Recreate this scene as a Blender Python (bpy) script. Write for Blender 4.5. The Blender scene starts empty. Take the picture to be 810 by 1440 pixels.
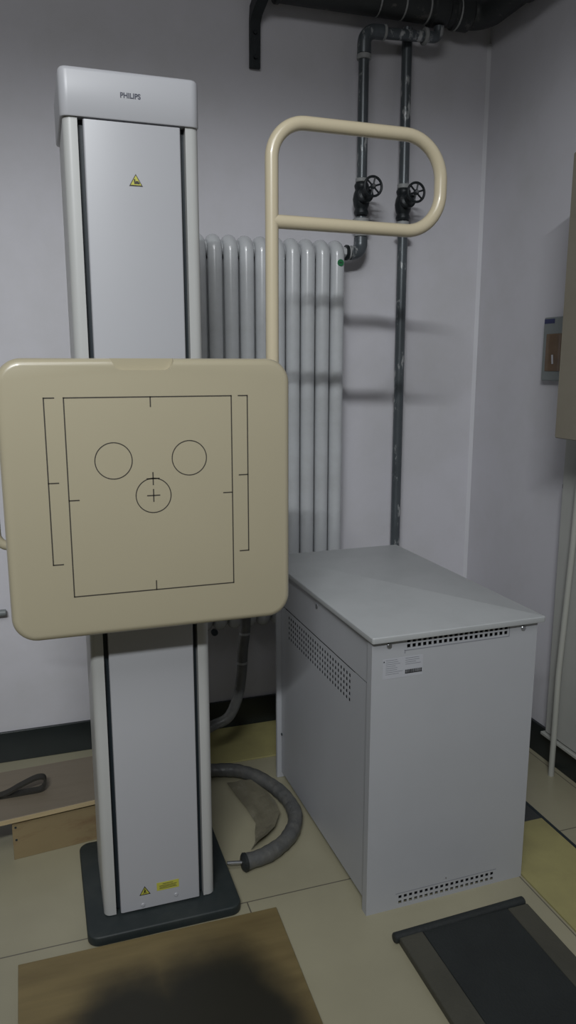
import bpy, bmesh, math, random
from mathutils import Vector, Matrix
random.seed(7)
PI = math.pi
scene = bpy.context.scene
COL = scene.collection

# ------------------------------------------------------------------ helpers
def lin(c):
    c /= 255.0
    return c / 12.92 if c <= 0.04045 else ((c + 0.055) / 1.055) ** 2.4
def rgb(r, g, b): return (lin(r), lin(g), lin(b), 1.0)

def material(name, col, rough=0.5, metal=0.0, spec=0.5, var=0.0, vscale=6.0, dirt=None, dirt_amt=0.0,
             dscale=4.0, bump=0.0, bscale=60.0, stretch=(1, 1, 1), coat=0.0, lo=0.45, hi=0.7):
    m = bpy.data.materials.new(name); m.use_nodes = True
    nt = m.node_tree; N = nt.nodes; L = nt.links
    b = N['Principled BSDF']
    b.inputs['Roughness'].default_value = rough
    b.inputs['Metallic'].default_value = metal
    b.inputs['Specular IOR Level'].default_value = spec
    b.inputs['Coat Weight'].default_value = coat
    tc = N.new('ShaderNodeTexCoord'); mp = N.new('ShaderNodeMapping')
    mp.inputs['Scale'].default_value = stretch
    L.new(tc.outputs['Object'], mp.inputs['Vector'])
    base = N.new('ShaderNodeRGB'); base.outputs[0].default_value = col
    out = base.outputs[0]
    if var > 0:
        n = N.new('ShaderNodeTexNoise'); n.inputs['Scale'].default_value = vscale; n.inputs['Detail'].default_value = 5
        L.new(mp.outputs[0], n.inputs['Vector'])
        r = N.new('ShaderNodeMapRange'); r.inputs['From Min'].default_value = 0.25; r.inputs['From Max'].default_value = 0.75
        r.inputs['To Min'].default_value = 1 - var; r.inputs['To Max'].default_value = 1 + var
        L.new(n.outputs['Fac'], r.inputs['Value'])
        mx = N.new('ShaderNodeMix'); mx.data_type = 'RGBA'; mx.blend_type = 'MULTIPLY'; mx.inputs[0].default_value = 1
        L.new(out, mx.inputs[6]); L.new(r.outputs[0], mx.inputs[7]); out = mx.outputs[2]
    if dirt is not None:
        n = N.new('ShaderNodeTexNoise'); n.inputs['Scale'].default_value = dscale; n.inputs['Detail'].default_value = 8
        n.inputs['Roughness'].default_value = 0.65
        L.new(mp.outputs[0], n.inputs['Vector'])
        r = N.new('ShaderNodeMapRange'); r.inputs['From Min'].default_value = lo; r.inputs['From Max'].default_value = hi
        r.inputs['To Min'].default_value = 0; r.inputs['To Max'].default_value = dirt_amt
        L.new(n.outputs['Fac'], r.inputs['Value'])
        mx = N.new('ShaderNodeMix'); mx.data_type = 'RGBA'
        L.new(r.outputs[0], mx.inputs[0]); L.new(out, mx.inputs[6]); mx.inputs[7].default_value = dirt; out = mx.outputs[2]
    L.new(out, b.inputs['Base Color'])
    if bump > 0:
        n = N.new('ShaderNodeTexNoise'); n.inputs['Scale'].default_value = bscale; n.inputs['Detail'].default_value = 3
        L.new(mp.outputs[0], n.inputs['Vector'])
        bp = N.new('ShaderNodeBump'); bp.inputs['Strength'].default_value = bump; bp.inputs['Distance'].default_value = 0.01
        L.new(n.outputs['Fac'], bp.inputs['Height']); L.new(bp.outputs[0], b.inputs['Normal'])
    return m

def link(name, bm, mt, parent=None, smooth=True, angle=35, bevel=0.0):
    bmesh.ops.recalc_face_normals(bm, faces=bm.faces)
    me = bpy.data.meshes.new(name); bm.to_mesh(me); bm.free()
    mats = mt if isinstance(mt, (list, tuple)) else [mt]
    for m in mats: me.materials.append(m)
    if smooth:
        me.polygons.foreach_set('use_smooth', [True] * len(me.polygons))
        me.set_sharp_from_angle(angle=math.radians(angle))
    o = bpy.data.objects.new(name, me); COL.objects.link(o)
    if parent is not None: o.parent = parent
    if bevel > 0:
        mod = o.modifiers.new('bevel', 'BEVEL'); mod.width = bevel; mod.segments = 2; mod.limit_method = 'ANGLE'
    return o

def part(name, bm, mt, parent, label=None, **k):
    o = link(name, bm, mt, parent, **k)
    # geometry is authored in world space: re-express it in the thing's space
    pm = Matrix.Translation(parent_origin(parent)) if parent else Matrix()
    o.data.transform(pm.inverted())
    if label: o['label'] = label
    return o
def parent_origin(p):
    v = Vector((0, 0, 0))
    while p is not None:
        v = v + Vector(p.location); p = p.parent
    return v

def thing(name, label, cat, loc=(0, 0, 0), group=None):
    o = bpy.data.objects.new(name, None); COL.objects.link(o)
    o.empty_display_size = 0.1; o.location = loc
    o['label'] = label; o['category'] = cat
    if group: o['group'] = group
    return o
def tag(o, label, cat, group=None):
    o['label'] = label; o['category'] = cat
    if group: o['group'] = group
    return o
def struct(name, bm, mt, **k):
    o = link(name, bm, mt, **k); o['kind'] = 'structure'; return o

def box(bm, x0, x1, y0, y1, z0, z1, mi=0):
    v = [bm.verts.new(p) for p in ((x0,y0,z0),(x1,y0,z0),(x1,y1,z0),(x0,y1,z0),(x0,y0,z1),(x1,y0,z1),(x1,y1,z1),(x0,y1,z1))]
    for f in ((0,3,2,1),(4,5,6,7),(0,1,5,4),(1,2,6,5),(2,3,7,6),(3,0,4,7)):
        bm.faces.new([v[i] for i in f]).material_index = mi
def B(*a):
    bm = bmesh.new(); box(bm, *a); return bm

def loft(bm, rings, cap0=True, cap1=True, closed=False, mi=0):
    R = [[bm.verts.new(p) for p in r] for r in rings]
    n = len(R[0])
    idx = list(range(len(R) - 1))
    pairs = [(i, i + 1) for i in idx] + ([(len(R) - 1, 0)] if closed else [])
    for a, b in pairs:
        for j in range(n):
            bm.faces.new((R[a][j], R[a][(j+1) % n], R[b][(j+1) % n], R[b][j])).material_index = mi
    if not closed:
        if cap0: bm.faces.new(R[0][::-1]).material_index = mi
        if cap1: bm.faces.new(R[-1]).material_index = mi

def rrect(a0, a1, b0, b1, r, n=8):
    r = max(1e-4, min(r, (a1-a0)/2 - 1e-5, (b1-b0)/2 - 1e-5)); pts = []
    for cx, cy, s in ((a1-r, b1-r, 0), (a0+r, b1-r, 1), (a0+r, b0+r, 2), (a1-r, b0+r, 3)):
        for k in range(n + 1):
            t = (s + k / n) * PI / 2
            pts.append((cx + r*math.cos(t), cy + r*math.sin(t)))
    return pts
def rr_loft(bm, axis, a0, a1, b0, b1, r, layers, n=8, mi=0):
    """rounded rectangle swept along an axis; layers = [(t, inset)]"""
    rings = []
    for t, ins in layers:
        q = rrect(a0+ins, a1-ins, b0+ins, b1-ins, max(r-ins, 0.001), n)
        if axis == 'y': rings.append([(a, t, b) for a, b in q])
        elif axis == 'z': rings.append([(a, b, t) for a, b in q])
        else: rings.append([(t, a, b) for a, b in q])
    loft(bm, rings, mi=mi)
def fillet(t0, t1, r, n=5, both=True):
    """layers of an edge-rounded slab from t0 to t1"""
    s = 1 if t1 > t0 else -1; L = []
    for k in range(n + 1):
        a = k / n * PI / 2
        L.append((t0 + s * r * (1 - math.sin(a)) if False else t0 + s * r * (1 - math.cos(a)), r * (1 - math.sin(a))))
    if both:
        M = [(t1 - (t - t0), i) for t, i in L][::-1]
        L += M
    else: L.append((t1, 0))
    return L

def frames(pts, closed=False):
    P = [Vector(p) for p in pts]; n = len(P); T = []
    for i in range(n):
        a = P[(i-1) % n] if (closed or i > 0) else P[i]
        b = P[(i+1) % n] if (closed or i < n-1) else P[i]
        T.append((b - a).normalized())
    up = Vector((0, 0, 1)) if abs(T[0].z) < 0.9 else Vector((0, 1, 0))
    nrm = (up - T[0] * up.dot(T[0])).normalized(); out = []
    for i in range(n):
        if i: nrm = (nrm - T[i] * nrm.dot(T[i])).normalized()
        out.append((P[i], nrm, T[i].cross(nrm)))
    return out
def tube(bm, pts, r, n=16, closed=False, ry=None, mi=0, radii=None):
    rings = []
    for i, (p, a, b) in enumerate(frames(pts, closed)):
        rr = radii[i] if radii else r
        r2 = ry if ry is not None else rr
        rings.append([tuple(p + a*rr*math.cos(2*PI*k/n) + b*r2*math.sin(2*PI*k/n)) for k in range(n)])
    loft(bm, rings, closed=closed, mi=mi)
def rounded(pts, r, n=8, closed=False):
    P = [Vector(p) for p in pts]; out = []; m = len(P)
    for i, p in enumerate(P):
        if not closed and i in (0, m-1): out.append(p); continue
        rr = r[i] if isinstance(r, (list, tuple)) else r
        a, b = P[(i-1) % m], P[(i+1) % m]
        u, v = (a-p).normalized(), (b-p).normalized()
        ang = u.angle(v); d = rr / math.tan(ang/2)
        c = p + (u+v).normalized() * (rr / math.sin(ang/2))
        s, e = p + u*d - c, p + v*d - c
        for k in range(n+1):
            out.append(c + s.normalized().slerp(e.normalized(), k/n) * s.length if s.angle(e) > 1e-4 else p)
    return out
def smooth_path(pts, n=10):
    P = [Vector(p) for p in pts]; out = []
    for i in range(len(P)-1):
        p0 = P[max(i-1, 0)]; p1 = P[i]; p2 = P[i+1]; p3 = P[min(i+2, len(P)-1)]
        for k in range(n):
            t = k/n
            out.append(0.5*((2*p1) + (p2-p0)*t + (2*p0-5*p1+4*p2-p3)*t*t + (3*p1-p0-3*p2+p3)*t**3))
    out.append(P[-1]); return out
def cyl(bm, a, b, r, n=20, mi=0, ch=0.0, r2=None):
    a, b = Vector(a), Vector(b); d = (b-a).normalized(); r2 = r if r2 is None else r2
    if ch > 0: tube(bm, [a, a+d*ch, b-d*ch, b], r, n, mi=mi, radii=[r-ch, r, r2, r2-ch])
    else: tube(bm, [a, b], r, n, mi=mi, radii=[r, r2])

# ------------------------------------------------------------------ materials
M = {}
M['wall'] = material('wall_paint', rgb(203, 202, 208), 0.75, var=0.03, vscale=1.6, dirt=rgb(176, 176, 172), dirt_amt=0.3, dscale=2.2, bump=0.04, bscale=25)
M['ceil'] = material('ceiling_paint', rgb(150, 152, 150), 0.9, var=0.04)
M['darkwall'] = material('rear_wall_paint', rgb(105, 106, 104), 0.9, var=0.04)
M['base'] = material('baseboard_tile', rgb(34, 40, 41), 0.35, var=0.15, vscale=9)
M['corner'] = material('corner_trim', rgb(206, 206, 211), 0.7, var=0.03)
M['white'] = material('white_enamel', rgb(172, 173, 177), 0.38, var=0.015, vscale=2)
M['offwhite'] = material('off_white_rail', rgb(178, 179, 177), 0.4, var=0.02)
M['groove'] = material('dark_slot', rgb(30, 40, 46), 0.5)
M['beige'] = material('beige_plastic', rgb(170, 162, 138), 0.3, var=0.02, vscale=3, coat=0.25)
M['beigebar'] = material('beige_painted_steel', rgb(198, 187, 160), 0.28, coat=0.3, var=0.02)
M['mark'] = material('marking_ink', rgb(58, 54, 46), 0.6)
M['plate'] = material('base_plate_paint', rgb(36, 44, 45), 0.55, var=0.12, vscale=12, dirt=rgb(70, 72, 68), dirt_amt=0.25, dscale=14)
M['yellow'] = material('label_yellow', rgb(184, 182, 76), 0.5, var=0.03)
M['black'] = material('label_black', rgb(28, 28, 30), 0.5)
M['ink'] = material('label_grey_ink', rgb(132, 134, 140), 0.6)
M['paper'] = material('label_white', rgb(178, 180, 186), 0.4)
M['logo'] = material('logo_ink', rgb(62, 64, 78), 0.5)
M['cab'] = material('cabinet_enamel', rgb(172, 174, 178), 0.42, var=0.015, vscale=2.5, dirt=rgb(150, 152, 155), dirt_amt=0.15, dscale=3)
M['cabtop'] = material('cabinet_lid_enamel', rgb(180, 183, 184), 0.42, var=0.02, vscale=3, dirt=rgb(150, 155, 155), dirt_amt=0.3, dscale=5)
M['hole'] = material('vent_dark', rgb(18, 19, 22), 0.9)
M['steel'] = material('screw_steel', rgb(170, 172, 175), 0.3, metal=0.9)
M['rad'] = material('radiator_enamel', rgb(194, 197, 200), 0.25, var=0.03, vscale=5, dirt=rgb(150, 150, 146), dirt_amt=0.35, dscale=4, coat=0.4)
M['green'] = material('green_sticker', rgb(30, 110, 65), 0.5, var=0.1)
M['pipe'] = material('pipe_paint', rgb(84, 90, 94), 0.34, metal=0.25, var=0.25, vscale=16, dirt=rgb(190, 192, 192), dirt_amt=0.85, dscale=26, stretch=(1, 1, 0.35), lo=0.565, hi=0.64)
M['bigpipe'] = material('dark_pipe_paint', rgb(44, 47, 48), 0.55, var=0.25, vscale=10, dirt=rgb(110, 108, 104), dirt_amt=0.6, dscale=18, lo=0.6, hi=0.7)
M['seal'] = material('thread_seal_tape', rgb(150, 152, 152), 0.6, var=0.15, vscale=30)
M['pinkpipe'] = material('primer_pipe', rgb(100, 92, 90), 0.6, var=0.25, vscale=12)
M['iron'] = material('valve_iron', rgb(34, 39, 42), 0.45, metal=0.3, var=0.2, vscale=30, bump=0.15, bscale=90)
M['box'] = material('panel_box_paint', rgb(134, 128, 114), 0.45, var=0.03, dirt=rgb(120, 112, 98), dirt_amt=0.4, dscale=5)
M['swbox'] = material('switch_box_plastic', rgb(122, 128, 128), 0.45)
M['amber'] = material('switch_window', rgb(104, 82, 58), 0.2, coat=0.5, var=0.25, vscale=20)
M['blue'] = material('blue_label', rgb(46, 52, 92), 0.5)
M['conduit'] = material('conduit_plastic', rgb(172, 173, 166), 0.45, var=0.04)
M['trunk'] = material('trunking_plastic', rgb(178, 179, 174), 0.5, var=0.04)
M['hose'] = material('grey_hose', rgb(84, 85, 84), 0.4, var=0.15, vscale=22, dirt=rgb(112, 110, 102), dirt_amt=0.5, dscale=20, bump=0.25, bscale=70)
M['film'] = material('plastic_film', rgb(110, 106, 90), 0.3, var=0.12, vscale=18, bump=0.6, bscale=24, coat=0.3)
M['rubber'] = material('black_rubber', rgb(34, 38, 38), 0.6, var=0.18, vscale=9, bump=0.2, bscale=150)
M['rubedge'] = material('worn_mat_edge', rgb(70, 69, 60), 0.65, var=0.15, vscale=8, bump=0.15, bscale=100)
M['strap'] = material('webbing', rgb(42, 40, 34), 0.7, var=0.1)
M['cover'] = material('yellow_cover_board', rgb(160, 153, 103), 0.6, var=0.06, vscale=4, dirt=rgb(130, 124, 86), dirt_amt=0.6, dscale=3)
M['darkcover'] = material('dark_cover_plate', rgb(52, 55, 55), 0.6, var=0.1)
M['oldtop'] = material('worn_plank', rgb(122, 112, 96), 0.6, var=0.1, vscale=4, stretch=(0.6, 4, 4), dirt=rgb(96, 86, 70), dirt_amt=0.5, dscale=4)
M['ply'] = material('plywood_face', rgb(138, 122, 90), 0.6, var=0.08, vscale=4, stretch=(0.8, 2, 3), dirt=rgb(112, 86, 62), dirt_amt=0.8, dscale=7, lo=0.5, hi=0.72)
M['plyedge'] = material('plywood_edge', rgb(178, 160, 124), 0.6, var=0.1, stretch=(1, 6, 10))

def floor_mat():
    m = bpy.data.materials.new('floor_tiles'); m.use_nodes = True
    nt = m.node_tree; N = nt.nodes; L = nt.links; b = N['Principled BSDF']
    tc = N.new('ShaderNodeTexCoord'); mp = N.new('ShaderNodeMapping')
    mp.inputs['Location'].default_value = (-0.485, -1.832, 0)
    L.new(tc.outputs['Object'], mp.inputs['Vector'])
    br = N.new('ShaderNodeTexBrick'); br.offset = 0.4; br.offset_frequency = 2; br.squash = 1
    br.inputs['Scale'].default_value = 1; br.inputs['Brick Width'].default_value = 0.8; br.inputs['Row Height'].default_value = 0.8
    br.inputs['Mortar Size'].default_value = 0.0022; br.inputs['Mortar Smooth'].default_value = 0.3
    br.inputs['Color1'].default_value = rgb(160, 155, 131); br.inputs['Color2'].default_value = rgb(156, 151, 128)
    br.inputs['Mortar'].default_value = rgb(96, 91, 80)
    L.new(mp.outputs[0], br.inputs['Vector'])
    n = N.new('ShaderNodeTexNoise'); n.inputs['Scale'].default_value = 2.3; n.inputs['Detail'].default_value = 7
    L.new(mp.outputs[0], n.inputs['Vector'])
    r = N.new('ShaderNodeMapRange'); r.inputs['From Min'].default_value = .3; r.inputs['From Max'].default_value = .7
    r.inputs['To Min'].default_value = 0.86; r.inputs['To Max'].default_value = 1.08
    L.new(n.outputs['Fac'], r.inputs['Value'])
    mx = N.new('ShaderNodeMix'); mx.data_type = 'RGBA'; mx.blend_type = 'MULTIPLY'; mx.inputs[0].default_value = 1
    L.new(br.outputs['Color'], mx.inputs[6]); L.new(r.outputs[0], mx.inputs[7]); L.new(mx.outputs[2], b.inputs['Base Color'])
    b.inputs['Roughness'].default_value = 0.32
    return m
M['floor'] = floor_mat()

def dark_patch_board():
    """ochre plywood with a big soft dark patch mixed into its colour"""
    m = bpy.data.materials.new('dark_patch_plywood'); m.use_nodes = True
    nt = m.node_tree; N = nt.nodes; L = nt.links; b = N['Principled BSDF']
    tc = N.new('ShaderNodeTexCoord')
    mg = N.new('ShaderNodeMapping'); mg.inputs['Scale'].default_value = (0.7, 5, 5); L.new(tc.outputs['Object'], mg.inputs['Vector'])
    g = N.new('ShaderNodeTexNoise'); g.inputs['Scale'].default_value = 5; g.inputs['Detail'].default_value = 6; L.new(mg.outputs[0], g.inputs['Vector'])
    cr = N.new('ShaderNodeValToRGB'); cr.color_ramp.elements[0].position = .3; cr.color_ramp.elements[0].color = rgb(106, 92, 60)
    cr.color_ramp.elements[1].position = .7; cr.color_ramp.elements[1].color = rgb(126, 111, 74); L.new(g.outputs['Fac'], cr.inputs['Fac'])
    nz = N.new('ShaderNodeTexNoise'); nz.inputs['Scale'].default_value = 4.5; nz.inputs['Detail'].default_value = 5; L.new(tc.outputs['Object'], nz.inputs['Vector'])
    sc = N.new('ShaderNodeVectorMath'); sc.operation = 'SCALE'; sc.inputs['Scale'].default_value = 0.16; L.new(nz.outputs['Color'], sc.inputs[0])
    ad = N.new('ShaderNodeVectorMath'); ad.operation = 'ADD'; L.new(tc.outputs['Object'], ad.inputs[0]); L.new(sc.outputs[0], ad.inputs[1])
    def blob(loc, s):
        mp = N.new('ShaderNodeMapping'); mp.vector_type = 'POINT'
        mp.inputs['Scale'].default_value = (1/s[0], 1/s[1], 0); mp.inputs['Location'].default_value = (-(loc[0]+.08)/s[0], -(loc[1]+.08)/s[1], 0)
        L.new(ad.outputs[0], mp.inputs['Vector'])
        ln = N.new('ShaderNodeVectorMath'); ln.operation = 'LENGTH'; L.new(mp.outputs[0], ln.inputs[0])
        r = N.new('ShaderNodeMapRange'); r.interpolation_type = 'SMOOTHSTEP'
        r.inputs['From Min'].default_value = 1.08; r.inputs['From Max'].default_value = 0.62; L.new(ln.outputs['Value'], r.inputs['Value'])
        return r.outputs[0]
    a = blob((0.325, 1.33), (0.24, 0.43)); c = blob((0.13, 1.33), (0.24, 0.38))  # two overlapping soft-edged dark ellipses on the board
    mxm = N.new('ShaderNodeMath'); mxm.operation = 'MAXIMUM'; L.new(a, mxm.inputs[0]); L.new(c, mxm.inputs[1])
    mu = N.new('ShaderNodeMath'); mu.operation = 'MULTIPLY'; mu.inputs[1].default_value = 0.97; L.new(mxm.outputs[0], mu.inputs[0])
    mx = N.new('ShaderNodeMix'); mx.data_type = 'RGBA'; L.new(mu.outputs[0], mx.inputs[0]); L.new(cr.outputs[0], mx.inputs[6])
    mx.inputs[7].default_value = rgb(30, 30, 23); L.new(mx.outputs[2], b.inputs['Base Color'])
    b.inputs['Roughness'].default_value = 0.5
    return m
M['board'] = dark_patch_board()

# ------------------------------------------------------------------ room
YW, XW = 2.875, 1.797
X0, Y0, ZC = -2.6, -3.4, 3.6
struct('floor', B(X0-.1, XW+.1, Y0-.1, YW+.1, -0.1, 0), M['floor'], smooth=False)
struct('ceiling', B(X0-.1, XW+.1, Y0-.1, YW+.1, ZC, ZC+.1), M['ceil'], smooth=False)
struct('wall_back', B(X0-.1, XW+.1, YW, YW+.1, 0, ZC), M['wall'], smooth=False)
struct('wall_right', B(XW, XW+.1, Y0-.1, YW, 0, ZC), M['wall'], smooth=False)
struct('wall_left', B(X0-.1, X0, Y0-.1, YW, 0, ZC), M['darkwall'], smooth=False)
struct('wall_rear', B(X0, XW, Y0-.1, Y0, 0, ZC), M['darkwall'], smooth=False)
struct('baseboard_back', B(X0, XW-.012, YW-.012, YW, 0, .122), M['base'], bevel=.002)
struct('baseboard_right', B(XW-.012, XW, Y0, YW, 0, .122), M['base'], bevel=.002)
struct('baseboard_left', B(X0, X0+.012, Y0, YW-.012, 0, .122), M['base'], bevel=.002)
bm = bmesh.new()
bm.faces.new([bm.verts.new(p) for p in ((XW-.012, YW, .122), (XW, YW, .122), (XW, YW-.012, .122))])
e = bmesh.ops.extrude_face_region(bm, geom=bm.faces[:])
bmesh.ops.translate(bm, verts=[v for v in e['geom'] if isinstance(v, bmesh.types.BMVert)], vec=(0, 0, 2.62))
struct('trim_1', bm, M['corner'], smooth=False)

struct('added_shade_beam', B(X0, XW, -1.05, -.88, 3.292, ZC), M['ceil'], smooth=False)   # unseen beam, added to shade the top of the back wall

# ------------------------------------------------------------------ x-ray wall stand
ST = thing('radiography_stand', 'tall white column stand with square beige detector plate and beige rail, on dark base plate', 'x-ray stand', (.25, 1.99, 0))
bm = bmesh.new(); rr_loft(bm, 'z', .046, .462, 1.79, 2.215, .032, fillet(0.0, .028, .005, 3), n=8)
part('base_plate', bm, M['plate'], ST, label='dark grey green floor plate')
# column shell: front rails with rounded edges either side of the slots
bm = bmesh.new()
def prof(z, pts): return [(x, y, z) for x, y in pts]
yf = 1.86
def arc(cx, cy, r, a0, a1, n=6): return [(cx + r*math.cos(math.radians(a0+(a1-a0)*k/n)), cy + r*math.sin(math.radians(a0+(a1-a0)*k/n))) for k in range(n+1)]
P = arc(.375, 2.105, .02, 0, 90) + arc(.116, 2.105, .02, 90, 180) + arc(.112, yf+.018, .018, 180, 270) \
    + [(.1255, yf), (.1255, yf+.03), (.3665, yf+.03), (.3665, yf)] + arc(.380, yf+.018, .018, 270, 360)
P = P[:]
loft(bm, [prof(.031, P), prof(2.036, P)])
part('column_body', bm, M['offwhite'], ST)
part('slot_lining', B(.126, .366, yf+.022, yf+.0295, .032, 2.034), M['groove'], ST, label='dark guide slots down the column front')
bm = bmesh.new(); rr_loft(bm, 'z', .1375, .3545, yf-.004, yf+.0215, .004, [(.034, 0), (2.032, 0)], n=3)
FC = part('front_cover', bm, M['white'], ST, label='long white cover strip between dark slots')
bm = bmesh.new(); rr_loft(bm, 'z', .0885, .3995, 1.853, 2.13, .02, [(2.036, .0015), (2.0385, 0), (2.128, 0), (2.133, .0015), (2.1365, .005), (2.138, .010)], n=8)
CAP = part('top_cap', bm, M['white'], ST)

# writing on the cap (dark grey letters)
def text_mesh(body, size, x, z, y, mt, name, parent, bold=0.0, w=None):
    cu = bpy.data.curves.new('t', 'FONT'); cu.body = body; cu.size = size; cu.align_x = 'CENTER'; cu.align_y = 'CENTER'
    cu.extrude = 0.0004; cu.offset = bold
    o = bpy.data.objects.new('t', cu); COL.objects.link(o)
    bpy.context.view_layer.update()
    me = bpy.data.meshes.new_from_object(o.evaluated_get(bpy.context.evaluated_depsgraph_get()))
    bpy.data.objects.remove(o)
    xs = [v.co.x for v in me.vertices]; k = (w / (max(xs)-min(xs))) if w else 1
    me.transform(Matrix.Translation(Vector((x, y, z)) - parent_origin(parent)) @ Matrix.Rotation(PI/2, 4, 'X') @ Matrix.Diagonal((k, 1, 1, 1)))
    me.materials.clear(); me.materials.append(mt)
    n = bpy.data.objects.new(name, me); COL.objects.link(n); n.parent = parent
    return n
text_mesh('PHILIPS', .0150, .243, 2.087, 1.8526, M['logo'], 'maker_lettering', CAP, bold=.0004, w=.045)

def tri(bm, cx, cz, s, y0, y1, mi=0):
    pts = [(cx - s/2, cz - s*.43), (cx + s/2, cz - s*.43), (cx, cz + s*.43)]
    loft(bm, [[(x, y0, z) for x, z in pts], [(x, y1, z) for x, z in pts]], mi=mi)
yc = yf - .004
def warn(cx, cz, s, name, kind, y):
    bm = bmesh.new(); tri(bm, cx, cz, s, y, y-.0006, 0); tri(bm, cx, cz-.0004, s*.78, y-.0006, y-.0009, 1)
    if kind == 'hand':
        box(bm, cx-.004, cx+.0085, y-.0013, y-.0009, cz-.0085, cz-.0045, 0)
        box(bm, cx-.0045, cx-.0015, y-.0013, y-.0009, cz-.0045, cz+.002, 0)
        box(bm, cx-.001, cx+.006, y-.0013, y-.0009, cz-.0045, cz-.002, 0)
    else:
        box(bm, cx-.001, cx+.001, y-.0013, y-.0009, cz-.008, cz+.006, 0)
        tube(bm, [(cx-.0045, y-.0011, cz-.008), (cx, y-.0011, cz-.001), (cx+.0045, y-.0011, cz-.008)], .0008, 6)
        box(bm, cx-.003, cx+.003, y-.0013, y-.0009, cz-.0015, cz+.0005, 0)
    part(name, bm, [M['black'] if kind != 'hand' else M['mark'], M['yellow']], FC, smooth=False, label='small yellow triangular warning sticker')
warn(.249, 1.912, .031, 'warning_sticker', 'hand', yc)
warn(.2035, .0885, .030, 'warning_sticker', 'other', yc)
bm = bmesh.new(); box(bm, .236, .297, yc-.0006, yc, .079, .103, 0)
for zz, xa, xb in ((.0975, .252, .281), (.0925, .243, .291), (.0885, .243, .288), (.0845, .243, .291)):
    box(bm, xa, xb, yc-.0009, yc-.0006, zz-.0007, zz+.0007, 1)
part('text_sticker', bm, [M['yellow'], M['mark']], FC, smooth=False, label='yellow rectangular sticker with fine dark lines')
for x, z in ((.197, .046), (.288, .056)):
    bm = bmesh.new(); cyl(bm, (x, yc+.001, z), (x, yc-.003, z), .0055, 14, ch=.0012)
    part('screw_cap', bm, M['white'], FC)

# carriage between column and detector
bm = bmesh.new(); rr_loft(bm, 'y', .15, .34, 1.03, 1.37, .02, [(yf-.005, 0), (1.775, 0)])
part('carriage', bm, M['beigebar'], ST)
# detector housing
dx0, dx1, dz0, dz1, dyf = -.079, .570, .886, 1.512, 1.70
bm = bmesh.new()
lay = [(dyf, .016), (dyf+.0010, .0115), (dyf+.0035, .0065), (dyf+.008, .0025), (dyf+.016, .0), (dyf+.045, .0), (dyf+.052, .003), (dyf+.056, .010), (dyf+.0565, .03), (dyf+.085, .034), (dyf+.092, .042)]
rr_loft(bm, 'y', dx0, dx1, dz0, dz1, .056, lay, n=12)
DET = part('detector_housing', bm, M['beige'], ST, label='square beige plate with rounded corners')
# grip scoop cut out of the top edge
bc = bmesh.new()
pts = [(.158, 1.60), (.158, 1.512), (.163, 1.5035), (.170, 1.491), (.182, 1.4865), (.280, 1.4865), (.289, 1.491), (.296, 1.502), (.298, 1.515), (.299, 1.60)]
loft(bc, [[(x, dyf-.05, z) for x, z in pts], [(x, dyf+.024, z) for x, z in pts]])
cut = link('cutter', bc, M['beige'], smooth=False)
cut.parent = None
mod = DET.modifiers.new('b', 'BOOLEAN'); mod.operation = 'DIFFERENCE'; mod.object = cut; mod.solver = 'EXACT'
bpy.context.view_layer.update()
me = bpy.data.meshes.new_from_object(DET.evaluated_get(bpy.context.evaluated_depsgraph_get()))
DET.modifiers.clear(); DET.data = me; bpy.data.objects.remove(cut)
me.polygons.foreach_set('use_smooth', [True]*len(me.polygons)); me.set_sharp_from_angle(angle=math.radians(40))
# printed markings
LW = .00135
yt, yb = dyf-.00035, dyf+.0006
def bar(bm, xa, za, xb, zb):
    if abs(xa-xb) < 1e-6: box(bm, xa-LW, xa+LW, yt, yb, min(za, zb)-LW, max(za, zb)+LW)
    else: box(bm, min(xa, xb)-LW, max(xa, xb)+LW, yt, yb, za-LW, za+LW)
bm = bmesh.new()
rx0, rx1, rz0, rz1 = .0575, .4265, .985, 1.4285
cx, cz = (rx0+rx1)/2, (rz0+rz1)/2
bar(bm, rx0, rz0, rx1, rz0); bar(bm, rx0, rz1, rx1, rz1); bar(bm, rx0, rz0, rx0, rz1); bar(bm, rx1, rz0, rx1, rz1)
bar(bm, cx, rz1, cx, rz1-.021); bar(bm, cx, rz0, cx, rz0+.021); bar(bm, rx0, cz-.002, rx0+.021, cz-.002); bar(bm, rx1, cz-.002, rx1-.021, cz-.002)
part('field_outline', bm, M['mark'], DET, smooth=False, label='thin dark rectangle outline')
for xs, s in ((.0165, 1), (.4645, -1)):
    bm = bmesh.new()
    bar(bm, xs, 1.062, xs, 1.4285)
    for z in (1.062, 1.245, 1.4285): bar(bm, xs, z, xs + s*.021, z)
    part('side_bracket_mark', bm, M['mark'], DET, smooth=False, label='thin dark bracket line')
def ringmark(x, z, r):
    bm = bmesh.new(); n = 64
    R = [[(x+q*math.cos(2*PI*k/n), y, z+q*math.sin(2*PI*k/n)) for k in range(n)] for q, y in ((r-LW*.85, yb), (r-LW*.85, yt), (r+LW*.85, yt), (r+LW*.85, yb))]
    loft(bm, R, closed=True)
    part('circle_mark', bm, M['mark'], DET, smooth=False)
ringmark(.157, 1.289, .0405); ringmark(.3265, 1.2895, .0395); ringmark(.2425, 1.207, .0395)
for z in (1.207, 1.2455):
    bm = bmesh.new(); bar(bm, .2425-.0135, z, .2425+.0135, z); bar(bm, .2425, z-.0135, .2425, z+.0135)
    part('cross_mark', bm, M['mark'], DET, smooth=False)
# side grip at the left of the detector
bm = bmesh.new(); tube(bm, rounded([(-.06, 1.78, 1.32), (-.102, 1.78, 1.32), (-.102, 1.78, 1.095), (-.06, 1.78, 1.095)], .03), .011, 12)
part('side_grip', bm, M['beige'], ST)
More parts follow.
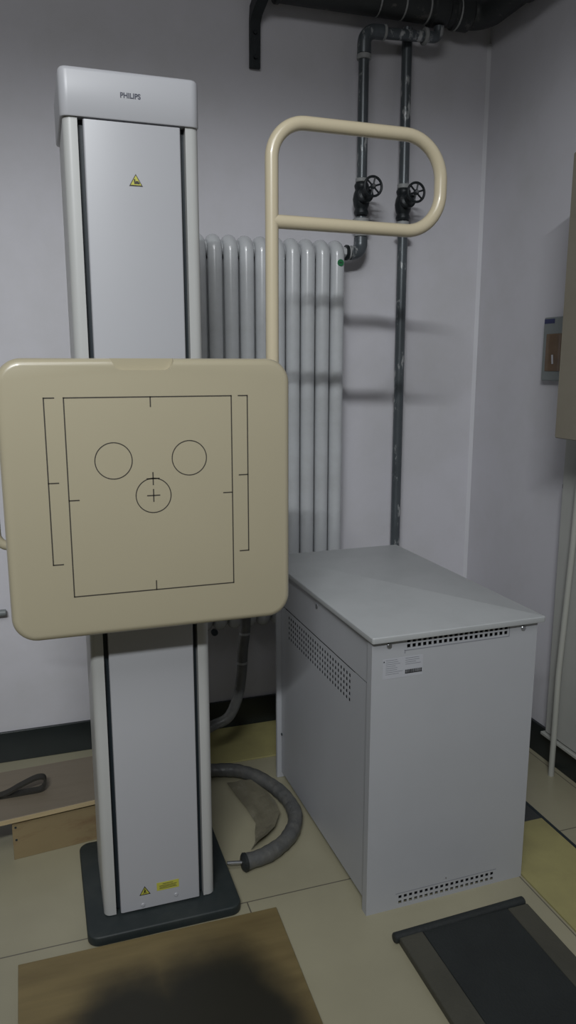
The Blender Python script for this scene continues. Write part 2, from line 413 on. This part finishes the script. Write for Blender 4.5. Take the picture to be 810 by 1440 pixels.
# overhead hand rail
hy = 1.85; hr = .0165
bm = bmesh.new()
path = rounded([(.572, hy, 1.30), (.572, hy, 2.068), (1.029, hy, 2.066), (1.029, hy, 1.836), (.572, hy, 1.840)], [0, .085, .105, .095, 0], n=12)
tube(bm, path, hr, 20)
RAIL = part('hand_rail', bm, M['beigebar'], ST, label='beige bent tube rail shaped like a letter P')
for z in (1.31, 1.12): part('rail_bracket', B(.36, .60, hy-.03, hy+.004, z, z+.035), M['beigebar'], ST, bevel=.003)

# ------------------------------------------------------------------ generator cabinet
cabz = math.radians(0.9)
CAB = thing('generator_cabinet', 'white metal floor cabinet with flat lid and square vent holes, right of the column stand', 'cabinet', (.79, 1.675, 0))
def perf(bm, u0, u1, v0, v1, holes, y, depth, conv, mi=0):
    us = sorted({u0, u1} | {a for h in holes for a in h[:2]}); vs = sorted({v0, v1} | {a for h in holes for a in h[2:]})
    def hole(u, v): return any(h[0] < u < h[1] and h[2] < v < h[3] for h in holes)
    cache = {}
    def V(u, v, d):
        k = (round(u, 5), round(v, 5), d)
        if k not in cache: cache[k] = bm.verts.new(conv(u, v, d))
        return cache[k]
    for i in range(len(us)-1):
        for j in range(len(vs)-1):
            a, b, c, d = us[i], us[i+1], vs[j], vs[j+1]
            if b-a > 1e-7 and d-c > 1e-7 and hole((a+b)/2, (c+d)/2):
                q = [(a, c), (b, c), (b, d), (a, d)]
                for k in range(4):
                    p, r = q[k], q[(k+1) % 4]
                    e = 1e-5; mu_, mv_ = (p[0]+r[0])/2, (p[1]+r[1])/2
                    ou, ov = ((mu_, c-e), (b+e, mv_), (mu_, d+e), (a-e, mv_))[k]
                    if hole(ou, ov): continue
                    bm.faces.new((V(*p, 0), V(*r, 0), V(*r, depth), V(*p, depth)))
            else:
                bm.faces.new((V(a, c, 0), V(b, c, 0), V(b, d, 0), V(a, d, 0)))
    bm.normal_update()
fx0, fx1, fy = .783, 1.290, 1.675
# body core (dark inside behind the vents)
part('cabinet_body', B(.800, 1.284, 1.705, 2.430, .02, .797), M['cab'], CAB, smooth=False)
part('vent_backing', B(.83, 1.25, 1.692, 1.7045, .004, .798), M['hole'], CAB, smooth=False, label='dark space behind the vent holes')
holes = []
for r in range(2):
    for c in range(20):
        u = .884 + c*.01570; v = .7715 + r*.0145
        holes.append((u, u+.0100, v, v+.0100))
for r in range(2):
    for c in range(19):
        u = .882 + c*.01665; v = .012 + r*.0165
        holes.append((u, u+.0100, v, v+.0100))
bm = bmesh.new()
perf(bm, fx0, fx1, .0, .7985, holes, fy, .0022, lambda u, v, d: (u, fy+d, v))
# returns of the folded sheet
for q in (((fx0, fy, 0), (fx0, fy+.028, 0), (fx0, fy+.028, .7985), (fx0, fy, .7985)), ((fx1, fy, 0), (fx1, fy+.028, 0), (fx1, fy+.028, .7985), (fx1, fy, .7985))):
    bm.faces.new([bm.verts.new(p) for p in q])
box(bm, fx0, fx0+.03, fy+.0265, fy+.028, 0, .7985); box(bm, fx1-.03, fx1, fy+.0265, fy+.028, 0, .7985)
box(bm, fx0+.0005, .835, fy+.003, fy+.027, 0.0, .012); box(bm, 1.24, fx1-.0005, fy+.003, fy+.027, 0.0, .012)
FP = part('front_panel', bm, M['cab'], CAB, smooth=False)
# seam strips around the two vents
part('vent_edge', B(.872, 1.200, fy-.0008, fy+.001, .0455, .0468), M['ink'], FP, smooth=False)
bm = bmesh.new(); box(bm, .877, 1.199, fy-.0008, fy+.001, .7645, .7665); box(bm, .877, .879, fy-.0008, fy+.001, .7575, .7665); box(bm, 1.197, 1.199, fy-.0008, fy+.001, .7665, .797)
part('vent_edge', bm, M['ink'], FP, smooth=False)
for x, z, r in ((.832, .7835, .0075), (1.243, .7835, .0075)):
    bm = bmesh.new(); cyl(bm, (x, fy+.001, z), (x, fy-.0035, z), r, 16, ch=.0016)
    part('screw', bm, M['steel'], FP)
bm = bmesh.new(); cyl(bm, (1.032, fy+.001, .058), (1.032, fy-.0012, .058), .0022, 10); part('screw', bm, M['steel'], FP)
# rating plate
bm = bmesh.new(); box(bm, .815, .932, fy-.0005, fy+.0002, .692, .7475, 0)
random.seed(3)
box(bm, .8165, .8195, fy-.0008, fy-.0005, .7385, .742, 2)
for i in range(9):
    z = .7435 - i*.0055
    if i < 8: box(bm, .823, .823+random.uniform(.028, .050), fy-.0008, fy-.0005, z-.0008, z+.0004, 1)
    if i < 4: box(bm, .880, .880+random.uniform(.030, .049), fy-.0008, fy-.0005, z-.0008, z+.0006, 1)
x = .880
while x < .929:
    w = random.choice((.0012, .0018, .0026)); box(bm, x, x+w, fy-.0008, fy-.0005, .7015, .7115, 2); x += w + random.choice((.0006, .001))
box(bm, .880, .930, fy-.0008, fy-.0005, .7005, .7025, 2)
part('rating_plate', bm, [M['paper'], M['ink'], M['black']], FP, smooth=False, label='small white sticker with grey print and black bar code')
# left side: upper strip and lower panel with five rows of holes
sx = .7925
bm = bmesh.new(); box(bm, sx-.002, .799, 1.7065, 2.428, .6695, .7955)
part('upper_side_panel', bm, M['cab'], CAB, bevel=.0015)
holes = []
for r in range(5):
    for c in range(26):
        u = 1.828 + c*.0205; v = .566 + r*.0182
        holes.append((u, u+.0105, v, v+.0105))
bm = bmesh.new(); perf(bm, 1.7065, 2.428, .026, .6655, holes, 0, .0008, lambda u, v, d: (sx+d, u, v))
box(bm, sx+.0001, .799, 1.7065, 1.8, .0262, .6653); box(bm, sx+.0001, .799, 2.40, 2.428, .0262, .6653)
box(bm, sx+.0001, .799, 1.7066, 2.4279, .0262, .5)
SP = part('lower_side_panel', bm, M['cab'], CAB, smooth=False)
part('vent_backing', B(.7955, .7992, 1.805, 2.395, .555, .662), M['hole'], CAB, smooth=False, label='dark space behind the side vent holes')
for y, z in ((1.712, .175), (1.712, .05), (2.424, .175)):
    bm = bmesh.new(); cyl(bm, (sx+.001, y, z), (sx-.003, y, z), .005, 10, ch=.001); part('side_screw', bm, M['groove'], CAB)
bm = bmesh.new(); cyl(bm, (sx-.001, 2.083, .769), (sx-.0045, 2.083, .769), .0085, 18, ch=.001)
part('lock', bm, M['steel'], CAB)
part('rear_flange', B(.776, 1.290, 2.4315, 2.446, .0, .7985), M['cab'], CAB, bevel=.002)
part('plinth', B(.812, 1.275, 1.72, 2.41, .0, .0195), M['groove'], CAB, smooth=False)
bm = bmesh.new(); rr_loft(bm, 'z', .776, 1.304, 1.658, 2.555, .006, [(.7995, .001), (.8015, 0), (.8135, 0), (.8155, .0015), (.8163, .004)], n=4)
part('lid', bm, M['cabtop'], CAB)
CAB.rotation_euler.z = cabz

# ------------------------------------------------------------------ radiator
RAD = thing('radiator', 'tall white column radiator on the back wall behind the beige rail', 'radiator', (.80, 2.78, .47))
pitch = .0585; xr = 1.103
tw = .0268
path = rounded([(0, 2.742, 1.9285), (0, 2.812, 1.9285), (0, 2.812, .500), (0, 2.742, .500)], [.034]*4, n=8, closed=True)
bm = bmesh.new(); tube(bm, path, .0, 16, closed=True, radii=[tw]*len(path))
sec = link('section', bm, M['rad'])
sec.data.transform(Matrix.Translation(-Vector((.0, 2.78, .47))))
sec.parent = RAD; sec.location = (xr - .80, 0, 0)
for i in range(1, 13):
    c = sec.copy(); COL.objects.link(c); c.parent = RAD; c.location = (xr - i*pitch - .80, 0, 0)
for z in (1.905, .53):
    bm = bmesh.new(); cyl(bm, (xr-12*pitch, 2.777, z), (xr, 2.777, z), .026, 16)
    part('header', bm, M['rad'], RAD)
bm = bmesh.new(); cyl(bm, (xr+.02, 2.777, 1.915), (xr+.047, 2.777, 1.915), .019, 6); part('end_bushing', bm, M['rad'], RAD)
bm = bmesh.new(); cyl(bm, (.601, 2.72, .487), (.601, 2.700, .487), .013, 12, ch=.003); part('drain_plug', bm, M['groove'], RAD, label='dark round plug at the bottom')
bm = bmesh.new(); cyl(bm, (1.106, 2.7156, 1.868), (1.106, 2.7138, 1.868), .0125, 24); box(bm, 1.100, 1.112, 2.7136, 2.7139, 1.8665, 1.8695, 1)
part('round_sticker', bm, [M['green'], M['black']], RAD, smooth=False, label='small round green sticker')
for x in (.55, 1.04):
    for z in (1.80, .64):
        bm = bmesh.new(); cyl(bm, (x-pitch/2+.0, 2.835, z), (x-pitch/2+.0, YW-.0008, z), .007, 10); part('wall_mount', bm, M['rad'], RAD)

# ------------------------------------------------------------------ pipes and valves
py = 2.80; r1 = .0195
def ring(bm, x, y, z, axis, r, w, mi=1):
    d = {'x': (w/2, 0, 0), 'y': (0, w/2, 0), 'z': (0, 0, w/2)}[axis]
    cyl(bm, (x-d[0], y-d[1], z-d[2]), (x+d[0], y+d[1], z+d[2]), r, 20, mi=mi, ch=.002)
P1 = thing('heating_pipe', 'left dark speckled riser pipe bending into the top right of the radiator', 'pipe', (1.222, py, 2.3))
bm = bmesh.new()
tube(bm, rounded([(1.222, py, 2.175), (1.222, py, 2.690), (1.525, py, 2.706), (1.527, py, 2.7435)], [0, .03, .024, 0], 6), r1, 18)
part('upper_pipe', bm, M['pipe'], P1)
bm = bmesh.new(); tube(bm, rounded([(1.222, py, 2.615), (1.222, py, 2.693), (1.300, py, 2.697)], .045, 8), r1+.006, 18)
part('elbow', bm, M['pipe'], P1)
bm = bmesh.new(); ring(bm, 1.222, py, 2.605, 'z', r1+.007, .018, 0); part('seal_ring', bm, M['seal'], P1)
bm = bmesh.new(); ring(bm, 1.30, py, 2.697, 'x', r1+.007, .012, 0); part('seal_ring', bm, M['seal'], P1)
bm = bmesh.new(); ring(bm, 1.468, py, 2.704, 'x', r1+.010, .014, 0); part('seal_ring', bm, M['seal'], P1)
bm = bmesh.new(); ring(bm, 1.222, py, 2.18, 'z', r1+.004, .014, 0); part('seal_ring', bm, M['seal'], P1)
bm = bmesh.new(); tube(bm, rounded([(1.222, py, 2.05), (1.222, py, 1.915), (1.145, py-.018, 1.915)], .035, 8), r1, 18)
part('lower_pipe', bm, M['pipe'], P1)
bm = bmesh.new(); tube(bm, rounded([(1.222, py, 1.975), (1.222, py, 1.916), (1.178, py-.010, 1.916)], .038, 8), r1+.007, 18)
part('elbow', bm, M['pipe'], P1)
bm = bmesh.new(); ring(bm, 1.222, py, 1.985, 'z', r1+.006, .014, 0); part('seal_ring', bm, M['seal'], P1)
bm = bmesh.new(); ring(bm, 1.168, py-.012, 1.915, 'x', r1+.006, .010, 0); part('seal_ring', bm, M['seal'], P1)
bm = bmesh.new(); ring(bm, 1.222, py, 2.028, 'z', r1+.012, .030, 0); part('seal_ring', bm, M['seal'], P1)
bm = bmesh.new(); ring(bm, 1.158, py-.014, 1.915, 'x', r1+.009, .012, 0); part('union_nut', bm, M['iron'], P1)

P2 = thing('heating_pipe', 'long straight dark speckled pipe running down behind the white cabinet', 'pipe', (1.40, py, 1.5))
bm = bmesh.new(); tube(bm, [(1.398, py, 2.1615), (1.398, py, 2.24), (1.418, 2.845, 2.66), (1.418, 2.845, 2.742)], r1, 18); part('upper_pipe', bm, M['pipe'], P2)
bm = bmesh.new(); cyl(bm, (1.399, py, 2.044), (1.405, py, .0), r1, 18); part('lower_pipe', bm, M['pipe'], P2)
bm = bmesh.new(); ring(bm, 1.398, py, 2.170, 'z', r1+.005, .016, 0); part('seal_ring', bm, M['seal'], P2)
bm = bmesh.new(); ring(bm, 1.398, py, 2.034, 'z', r1+.005, .016, 0); part('seal_ring', bm, M['seal'], P2)
bm = bmesh.new(); cyl(bm, (1.4035, 2.812, 2.352), (1.4045, 2.8145, 2.374), r1+.0015, 18); part('blue_band', bm, M['blue'], P2, label='faded blue band')
bm = bmesh.new(); cyl(bm, (1.43, py, 2.000), (1.43, YW, 2.000), .012, 12); tube(bm, [(1.398+.026*math.cos(t), py+.026*math.sin(t), 2.0) for t in [k*PI/8 for k in range(16)]], .005, 8, closed=True)
part('wall_clip', bm, M['rad'], P2)

def valve(x, z, label):
    V = thing('gate_valve', label, 'valve', (x, py, z), group=None)
    b = bmesh.new()
    tube(b, [(x, py, z+s) for s in (-.058, -.050, -.046, -.034, -.022, .0, .022, .034, .046, .050, .058)], 0, 20, radii=[.024, .028, .028, .024, .029, .033, .029, .024, .028, .028, .024])
    part('body', b, M['iron'], V)
    b = bmesh.new()
    tube(b, [(x, py-s, z+s*.25) for s in (.0, .03, .034, .045, .050, .066, .070, .085)], 0, 16, radii=[.026, .024, .030, .030, .022, .018, .012, .010])
    part('bonnet', b, M['iron'], V)
    b = bmesh.new(); wy = py-.105; wz = z+.026
    cyl(b, (x, py-.08, z+.020), (x, wy-.008, wz+.002), .006, 10)
    part('stem', b, M['steel'], V)
    b = bmesh.new(); R = .034
    tube(b, [(x+R*math.cos(2*PI*k/32), wy, wz+R*math.sin(2*PI*k/32)) for k in range(32)], .0047, 10, closed=True)
    cyl(b, (x, wy+.006, wz), (x, wy-.006, wz), .010, 14, ch=.002)
    for k in range(6):
        a = 2*PI*k/6 + .3
        cyl(b, (x+.006*math.cos(a), wy, wz+.006*math.sin(a)), (x+R*math.cos(a), wy, wz+R*math.sin(a)), .0034, 8)
    part('handwheel', b, M['iron'], V)
valve(1.222, 2.112, 'dark gate valve with spoked handwheel on the left riser pipe above the radiator end')
valve(1.398, 2.103, 'dark gate valve with spoked handwheel on the long straight right pipe')

BP = thing('overhead_pipe', 'thick dark pipe along the top of the back wall', 'pipe', (1.1, 2.81, 2.80))
bm = bmesh.new(); tube(bm, rounded([(.890, 2.81, 2.797), (1.725, 2.81, 2.805), (1.725, 2.55, 2.807)], .07, 8), .050, 24); part('pipe', bm, M['bigpipe'], BP)
bm = bmesh.new(); cyl(bm, (.880, 2.81, 2.797), (.905, 2.81, 2.797), .054, 24, ch=.006); part('end_cap', bm, M['bigpipe'], BP)
bm = bmesh.new(); cyl(bm, (1.585, 2.81, 2.804), (1.66, 2.81, 2.804), .058, 24, ch=.006); cyl(bm, (1.49, 2.81, 2.803), (1.56, 2.81, 2.803), .058, 24, ch=.006); part('coupling', bm, M['bigpipe'], BP)
for x in (1.275, 1.375, 1.475, 1.60):
    bm = bmesh.new(); ring(bm, x, 2.81, 2.802, 'x', .0525 if x < 1.55 else .0595, .007, 0); part('pale_ring', bm, M['seal'], BP)
bm = bmesh.new(); cyl(bm, (1.52, 2.81, 2.85), (1.52, 2.81, ZC), .026, 18); part('riser', bm, M['bigpipe'], BP)
bm = bmesh.new(); ring(bm, 1.52, 2.81, 2.872, 'z', .033, .012, 0); part('seal_ring', bm, M['seal'], BP)
bm = bmesh.new(); ring(bm, 1.52, 2.81, 2.905, 'z', .036, .014, 0); part('seal_ring', bm, M['seal'], BP)
RP = thing('overhead_pipe', 'thick dark pipe coming forward along the top of the right wall', 'pipe', (1.725, 2.2, 2.81))
bm = bmesh.new(); cyl(bm, (1.725, 2.545, 2.807), (1.725, -3.38, 2.83), .052, 24); part('pipe', bm, M['bigpipe'], RP)
bm = bmesh.new(); cyl(bm, (1.725, 2.5485, 2.807), (1.725, 2.47, 2.807), .059, 24, ch=.005); part('coupling', bm, M['bigpipe'], RP)
for y in (1.4, -.6, -2.4):
    bm = bmesh.new(); cyl(bm, (1.725, y, 2.85), (1.725, y, ZC), .006, 8); part('ceiling_hanger', bm, M['iron'], RP)
SPP = thing('slim_pipe', 'slim reddish grey pipe just above the thick pipe on back wall', 'pipe', (1.2, 2.74, 2.86))
bm = bmesh.new(); tube(bm, rounded([(.4, 2.715, 2.880), (1.44, 2.715, 2.872), (1.60, 2.715, 2.90), (1.63, 2.0, 2.95)], .03, 6), .018, 14); part('pipe', bm, M['pinkpipe'], SPP)
BR = thing('pipe_bracket', 'black steel bracket on the back wall at the top, near the pipe end', 'bracket', (.835, 2.86, 2.62))
bm = bmesh.new()
q = [(.803, 2.868), (.846, 2.868)]
rings = []
for x, y0, y1, z0, z1 in ((.824, 2.8735, 2.860, 2.545, 2.545), (.825, 2.8735, 2.858, 2.700, 2.690), (.828, 2.8735, 2.845, 2.750, 2.712), (.838, 2.80, 2.79, 2.800, 2.748), (.850, 2.70, 2.695, 2.835, 2.785)):
    rings.append([(x-.0195, y0, z0), (x+.0195, y0, z0), (x+.0195, y1, z1), (x-.0195, y1, z1)])
loft(bm, rings); part('mounting_arm', bm, M['iron'], BR, bevel=.001)
for z in (2.58, 2.66):
    bm = bmesh.new(); cyl(bm, (.824, 2.860, z), (.824, 2.850, z), .007, 6); part('bolt', bm, M['iron'], BR)
LP = link('wall_conduit', (lambda b: (cyl(b, (-1.6, 2.856, .600), (-.148, 2.856, .600), .0125, 12, ch=.003), b)[1])(bmesh.new()), M['swbox'])
tag(LP, 'dark thin pipe on the back wall at the left photo edge', 'pipe')

# ------------------------------------------------------------------ right wall equipment
EB = thing('electrical_box', 'large drab metal wall box cut off by the right photo edge', 'electrical box', (1.66, 1.75, 1.27))
bm = bmesh.new(); rr_loft(bm, 'x', 1.50, 2.01, 1.272, 2.112, .004, [(XW, 0), (1.575, 0)], n=3); part('enclosure', bm, M['box'], EB)
bm = bmesh.new(); rr_loft(bm, 'x', 1.497, 2.013, 1.269, 2.115, .006, [(1.5745, 0), (1.562, 0), (1.559, .003)], n=3); part('door', bm, M['box'], EB)
bm = bmesh.new(); cyl(bm, (1.5595, 1.53, 1.69), (1.545, 1.53, 1.69), .012, 16, ch=.003); part('latch', bm, M['steel'], EB)
SW = thing('switch_box', 'small grey wall switch with amber window beside the large metal box', 'switch box', (1.78, 2.32, 1.44))
bm = bmesh.new(); rr_loft(bm, 'x', 2.262, 2.386, 1.440, 1.664, .006, [(XW, 0), (1.773, 0), (1.770, .003)], n=4); part('housing', bm, M['swbox'], SW)
bm = bmesh.new(); rr_loft(bm, 'x', 2.280, 2.364, 1.474, 1.606, .003, [(1.7702, 0), (1.7670, .001)], n=3); W_ = part('window', bm, M['amber'], SW, label='dark amber window')
bm = bmesh.new(); tube(bm, [(1.7665, 2.319, 1.500), (1.7640, 2.320, 1.532)], .0035, 8); part('lever', bm, M['paper'], W_, label='small pale lever')
bm = bmesh.new(); box(bm, 1.7692, 1.7702, 2.325, 2.382, 1.642, 1.658); part('blue_strip', bm, M['blue'], SW, smooth=False, label='small blue label')
TR = thing('cable_trunking', 'flat pale trunking running down the right wall below the metal box', 'trunking', (1.78, 2.12, .12))
part('base', B(1.765, XW, 1.92, 2.215, .130, 1.2685), M['trunk'], TR, bevel=.002)
part('cover', B(1.757, 1.7645, 1.925, 2.205, .135, 1.2685), M['trunk'], TR, bevel=.002)
part('bottom_lip', B(1.748, XW, 1.91, 2.222, .118, .1295), M['conduit'], TR, bevel=.002)
C1 = thing('conduit', 'white round conduit reaching the floor in front of the trunking', 'conduit', (1.745, 2.125, 0))
bm = bmesh.new(); tube(bm, [(1.735, 2.128, .0), (1.735, 2.128, .4), (1.742, 2.110, .9), (1.742, 2.100, 1.2685)], .0105, 14); part('tube', bm, M['conduit'], C1)
C2 = thing('conduit', 'thin pale conduit along the far edge of the trunking', 'conduit', (1.785, 2.23, .13))
bm = bmesh.new(); tube(bm, [(1.787, 2.226, .1305), (1.787, 2.228, 1.06), (1.787, 2.20+.028, 1.07)], .0085, 12); part('tube', bm, M['conduit'], C2)
bm = bmesh.new(); cyl(bm, (1.787, 2.228, 1.062), (1.787, 2.228, 1.075), .010, 12); part('end_plug', bm, M['groove'], C2)

# ------------------------------------------------------------------ floor items
o = link('cover_board', B(1.293, 1.528, .6, 1.905, .0, .006), M['cover'], bevel=.001); tag(o, 'yellowish floor cover board to the right of the white cabinet', 'board')
o = link('cover_board', B(.46, 1.05, 2.585, 2.862, .0, .006), M['cover'], bevel=.001); tag(o, 'yellowish floor cover board along the back wall behind the column', 'board')
o = link('cover_plate', B(1.325, 1.528, 1.9055, 2.60, .0, .006), M['darkcover'], bevel=.001); tag(o, 'dark floor cover plate behind the yellow board, right of the cabinet', 'floor plate')
o = link('floor_strip', B(1.531, 1.541, .6, 2.60, .0, .004), M['groove']); tag(o, 'narrow dark strip along the outer edge of the yellow floor board', 'floor strip')

bm = bmesh.new()
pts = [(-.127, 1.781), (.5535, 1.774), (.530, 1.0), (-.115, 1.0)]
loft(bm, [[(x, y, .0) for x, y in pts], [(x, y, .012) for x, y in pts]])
o = link('floor_board', bm, M['board'], bevel=.001); tag(o, 'brown plywood board on the floor with a big dark patch', 'board')

MT = thing('rubber_mat', 'black rubber mat with worn brownish edges on the floor before the cabinet', 'mat', (1.02, 1.2, 0))
part('centre_pad', B(.893, 1.157, .62, 1.558, .001, .0195), M['rubber'], MT, bevel=.002)
for n_, a, b in (('edge_band', .823, .8925), ('edge_band', 1.1575, 1.222)):
    part(n_, B(a, b, .62, 1.558, .0, .0200), M['rubedge'], MT, bevel=.003, label='worn brownish edge band')
bm = bmesh.new(); cyl(bm, (.812, 1.562, .0135), (1.222, 1.575, .0135), .0135, 16, ch=.003)
part('rolled_edge', bm, M['rubber'], MT)

WS = thing('wooden_step', 'low wooden step of worn planks on the floor behind the column', 'step', (.05, 2.38, 0))
bm = bmesh.new()
T = [(-.75, 2.165), (.31, 2.275), (.31, 2.545), (-.75, 2.49)]
loft(bm, [[(x, y, .131) for x, y in T], [(x, y, .147) for x, y in T]])
part('top_plank', bm, M['oldtop'], WS, bevel=.0015)
bm = bmesh.new(); T = [(-.75, 2.1645), (.31, 2.2745), (.31, 2.2785), (-.75, 2.1685)]
loft(bm, [[(x, y-.0045, .133) for x, y in T], [(x, y-.0045, .146) for x, y in T]])
part('edge_strip', bm, M['plyedge'], WS, smooth=False, label='pale edge of the top plank')
bm = bmesh.new(); T = [(-.146, 2.237), (.30, 2.283), (.30, 2.295), (-.146, 2.249)]
loft(bm, [[(x, y, .0) for x, y in T], [(x, y, .1308) for x, y in T]])
FPN = part('front_plank', bm, M['ply'], WS, bevel=.001)
for x, z in ((-.136, .108), (-.136, .066), (.262, .03)):
    bm = bmesh.new(); yy = 2.237+(x+.146)*.1031; cyl(bm, (x, yy+.001, z), (x, yy-.0012, z), .0035, 8); part('nail_head', bm, M['groove'], FPN)
part('rear_plank', B(-.06, .30, 2.46, 2.472, 0, .1308), M['oldtop'], WS)
part('end_plank', B(-.70, -.688, 2.19, 2.459, 0, .1308), M['oldtop'], WS)

# webbing strap loop
bm = bmesh.new()
S = smooth_path([(-.62, .157), (-.42, .154), (-.26, .153), (-.175, .158), (-.12, .180), (-.075, .197), (-.052, .198), (-.043, .188), (-.047, .168), (-.062, .156), (-.10, .154), (-.15, .153), (-.20, .153)], 8)
rings = []
Y1 = 2.36
for i, p in enumerate(S):
    a = S[max(i-1, 0)]; b = S[min(i+1, len(S)-1)]
    t = (Vector((b.x-a.x, b.y-a.y))).normalized(); nx, nz = -t.y*.0035, t.x*.0035
    yy = Y1 + (.02 if i > 55 else 0)
    rings.append([(p.x+nx, Y1-.014, p.y+nz), (p.x+nx, Y1+.014, p.y+nz), (p.x-nx, Y1+.014, p.y-nz), (p.x-nx, Y1-.014, p.y-nz)])
loft(bm, rings)
o = link('strap', bm, M['strap']); tag(o, 'dark webbing strap with a loop lying on the wooden step', 'strap')
o.data.transform(Matrix.Translation((0, 0, -.0025)))

# grey corrugated hose on the floor
HZ = thing('cable_hose', 'grey sheathed cable hose curving over the floor right of the column', 'hose', (.6, 2.2, 0))
P = smooth_path([(.36, 2.46, .026), (.46, 2.515, .026), (.555, 2.510, .026), (.64, 2.470, .026), (.706, 2.375, .026), (.741, 2.255, .026), (.735, 2.14, .026), (.680, 2.045, .026), (.595, 1.985, .026), (.512, 1.966, .028)], 14)
rad = [.0245 + .0006*math.sin(i*1.3) + .0008*math.sin(i*.41) for i in range(len(P))]
bm = bmesh.new(); tube(bm, P, 0, 18, radii=rad); part('sheath', bm, M['hose'], HZ)
bm = bmesh.new(); cyl(bm, (.515, 1.967, .028), (.462, 1.972, .033), .0055, 10); part('cable_end', bm, M['steel'], HZ, label='thin pale cable end')
bm = bmesh.new(); tube(bm, [(.520, 1.967, .028), (.512, 1.966, .028), (.505, 1.966, .028)], 0, 16, radii=[.027, .028, .020]); part('end_collar', bm, M['rubber'], HZ)
# crumpled film hanging inside the loop
bm = bmesh.new()
rows = []
outer = [(.655, 2.40), (.685, 2.33), (.700, 2.25), (.690, 2.17), (.655, 2.11), (.615, 2.07), (.585, 2.045)]
inner = [(.575, 2.44), (.590, 2.34), (.600, 2.25), (.610, 2.18), (.590, 2.12), (.580, 2.08), (.555, 2.045)]
random.seed(11)
for (ax, ay), (bx, by) in zip(outer, inner):
    r = []
    for k in range(6):
        t = k/5
        r.append(bm.verts.new((ax+(bx-ax)*t, ay+(by-ay)*t, .004 + (.022*(1-t) + random.uniform(0, .012)))))
    rows.append(r)
for i in range(len(rows)-1):
    for j in range(5): bm.faces.new((rows[i][j], rows[i][j+1], rows[i+1][j+1], rows[i+1][j]))
bmesh.ops.subdivide_edges(bm, edges=bm.edges[:], cuts=1, use_grid_fill=True, smooth=.6)
part('wrap_film', bm, M['film'], HZ, label='crumpled pale plastic wrap', angle=80)

HC = thing('hanging_cable', 'thick grey cable hanging below the beige plate behind the column', 'cable', (.64, 2.42, .6))
P = smooth_path([(.50, 2.24, 1.16), (.54, 2.28, 1.12), (.60, 2.38, .98), (.645, 2.42, .80), (.647, 2.42, .62), (.636, 2.42, .52), (.630, 2.42, .43), (.615, 2.42, .345), (.580, 2.42, .275), (.520, 2.42, .250), (.44, 2.38, .235), (.36, 2.30, .21), (.33, 2.24, .168)], 12)
bm = bmesh.new(); tube(bm, P, .0185, 16); part('cable', bm, M['hose'], HC)
for p in (P[52], P[66]):
    bm = bmesh.new(); tube(bm, [p+Vector((0, 0, .004)), p-Vector((0, 0, .004))], .0200, 14); part('cable_tie', bm, M['seal'], HC)

# ------------------------------------------------------------------ light
def area(name, loc, size, sy, power, rot, col=(1, 1, 1)):
    l = bpy.data.lights.new(name, 'AREA'); l.shape = 'RECTANGLE'; l.size = size; l.size_y = sy; l.energy = power; l.color = col
    o = bpy.data.objects.new(name, l); COL.objects.link(o); o.location = loc; o.rotation_euler = rot; return o
def aim(src, dst):
    return (Vector(dst) - Vector(src)).to_track_quat('-Z', 'Y').to_euler()
src = (-.91, -1.65, 3.45)
area('ceiling_tube', src, 1.2, .05, 23.5, aim(src, (.3, 2.87, 1.0)), (.95, .98, 1.0))
bpy.data.lights['ceiling_tube'].spread = math.radians(84)
area('ceiling_fill', (-.5, -.15, 3.5), 1.8, 1.2, 31, (math.radians(10), 0, 0), (.97, .98, 1.0))
w = bpy.data.worlds.new('world'); scene.world = w; w.use_nodes = True
w.node_tree.nodes['Background'].inputs[0].default_value = (.5, .52, .55, 1); w.node_tree.nodes['Background'].inputs[1].default_value = .2
scene.view_settings.view_transform = 'Standard'; scene.view_settings.look = 'None'; scene.view_settings.exposure = 0

# ------------------------------------------------------------------ camera
pt, yw, F = .193641, .320166, 1062.2
f = Vector((math.sin(yw)*math.cos(pt), math.cos(yw)*math.cos(pt), -math.sin(pt)))
r = Vector((math.cos(yw), -math.sin(yw), 0)); u = r.cross(f)
cam = bpy.data.cameras.new('camera'); cam.sensor_fit = 'VERTICAL'; cam.sensor_height = 24; cam.lens = F/1440*24; cam.clip_start = .05
co = bpy.data.objects.new('camera', cam); COL.objects.link(co)
co.matrix_world = Matrix(((r.x, u.x, -f.x, 0), (r.y, u.y, -f.y, 0), (r.z, u.z, -f.z, 1.5), (0, 0, 0, 1)))
scene.camera = co
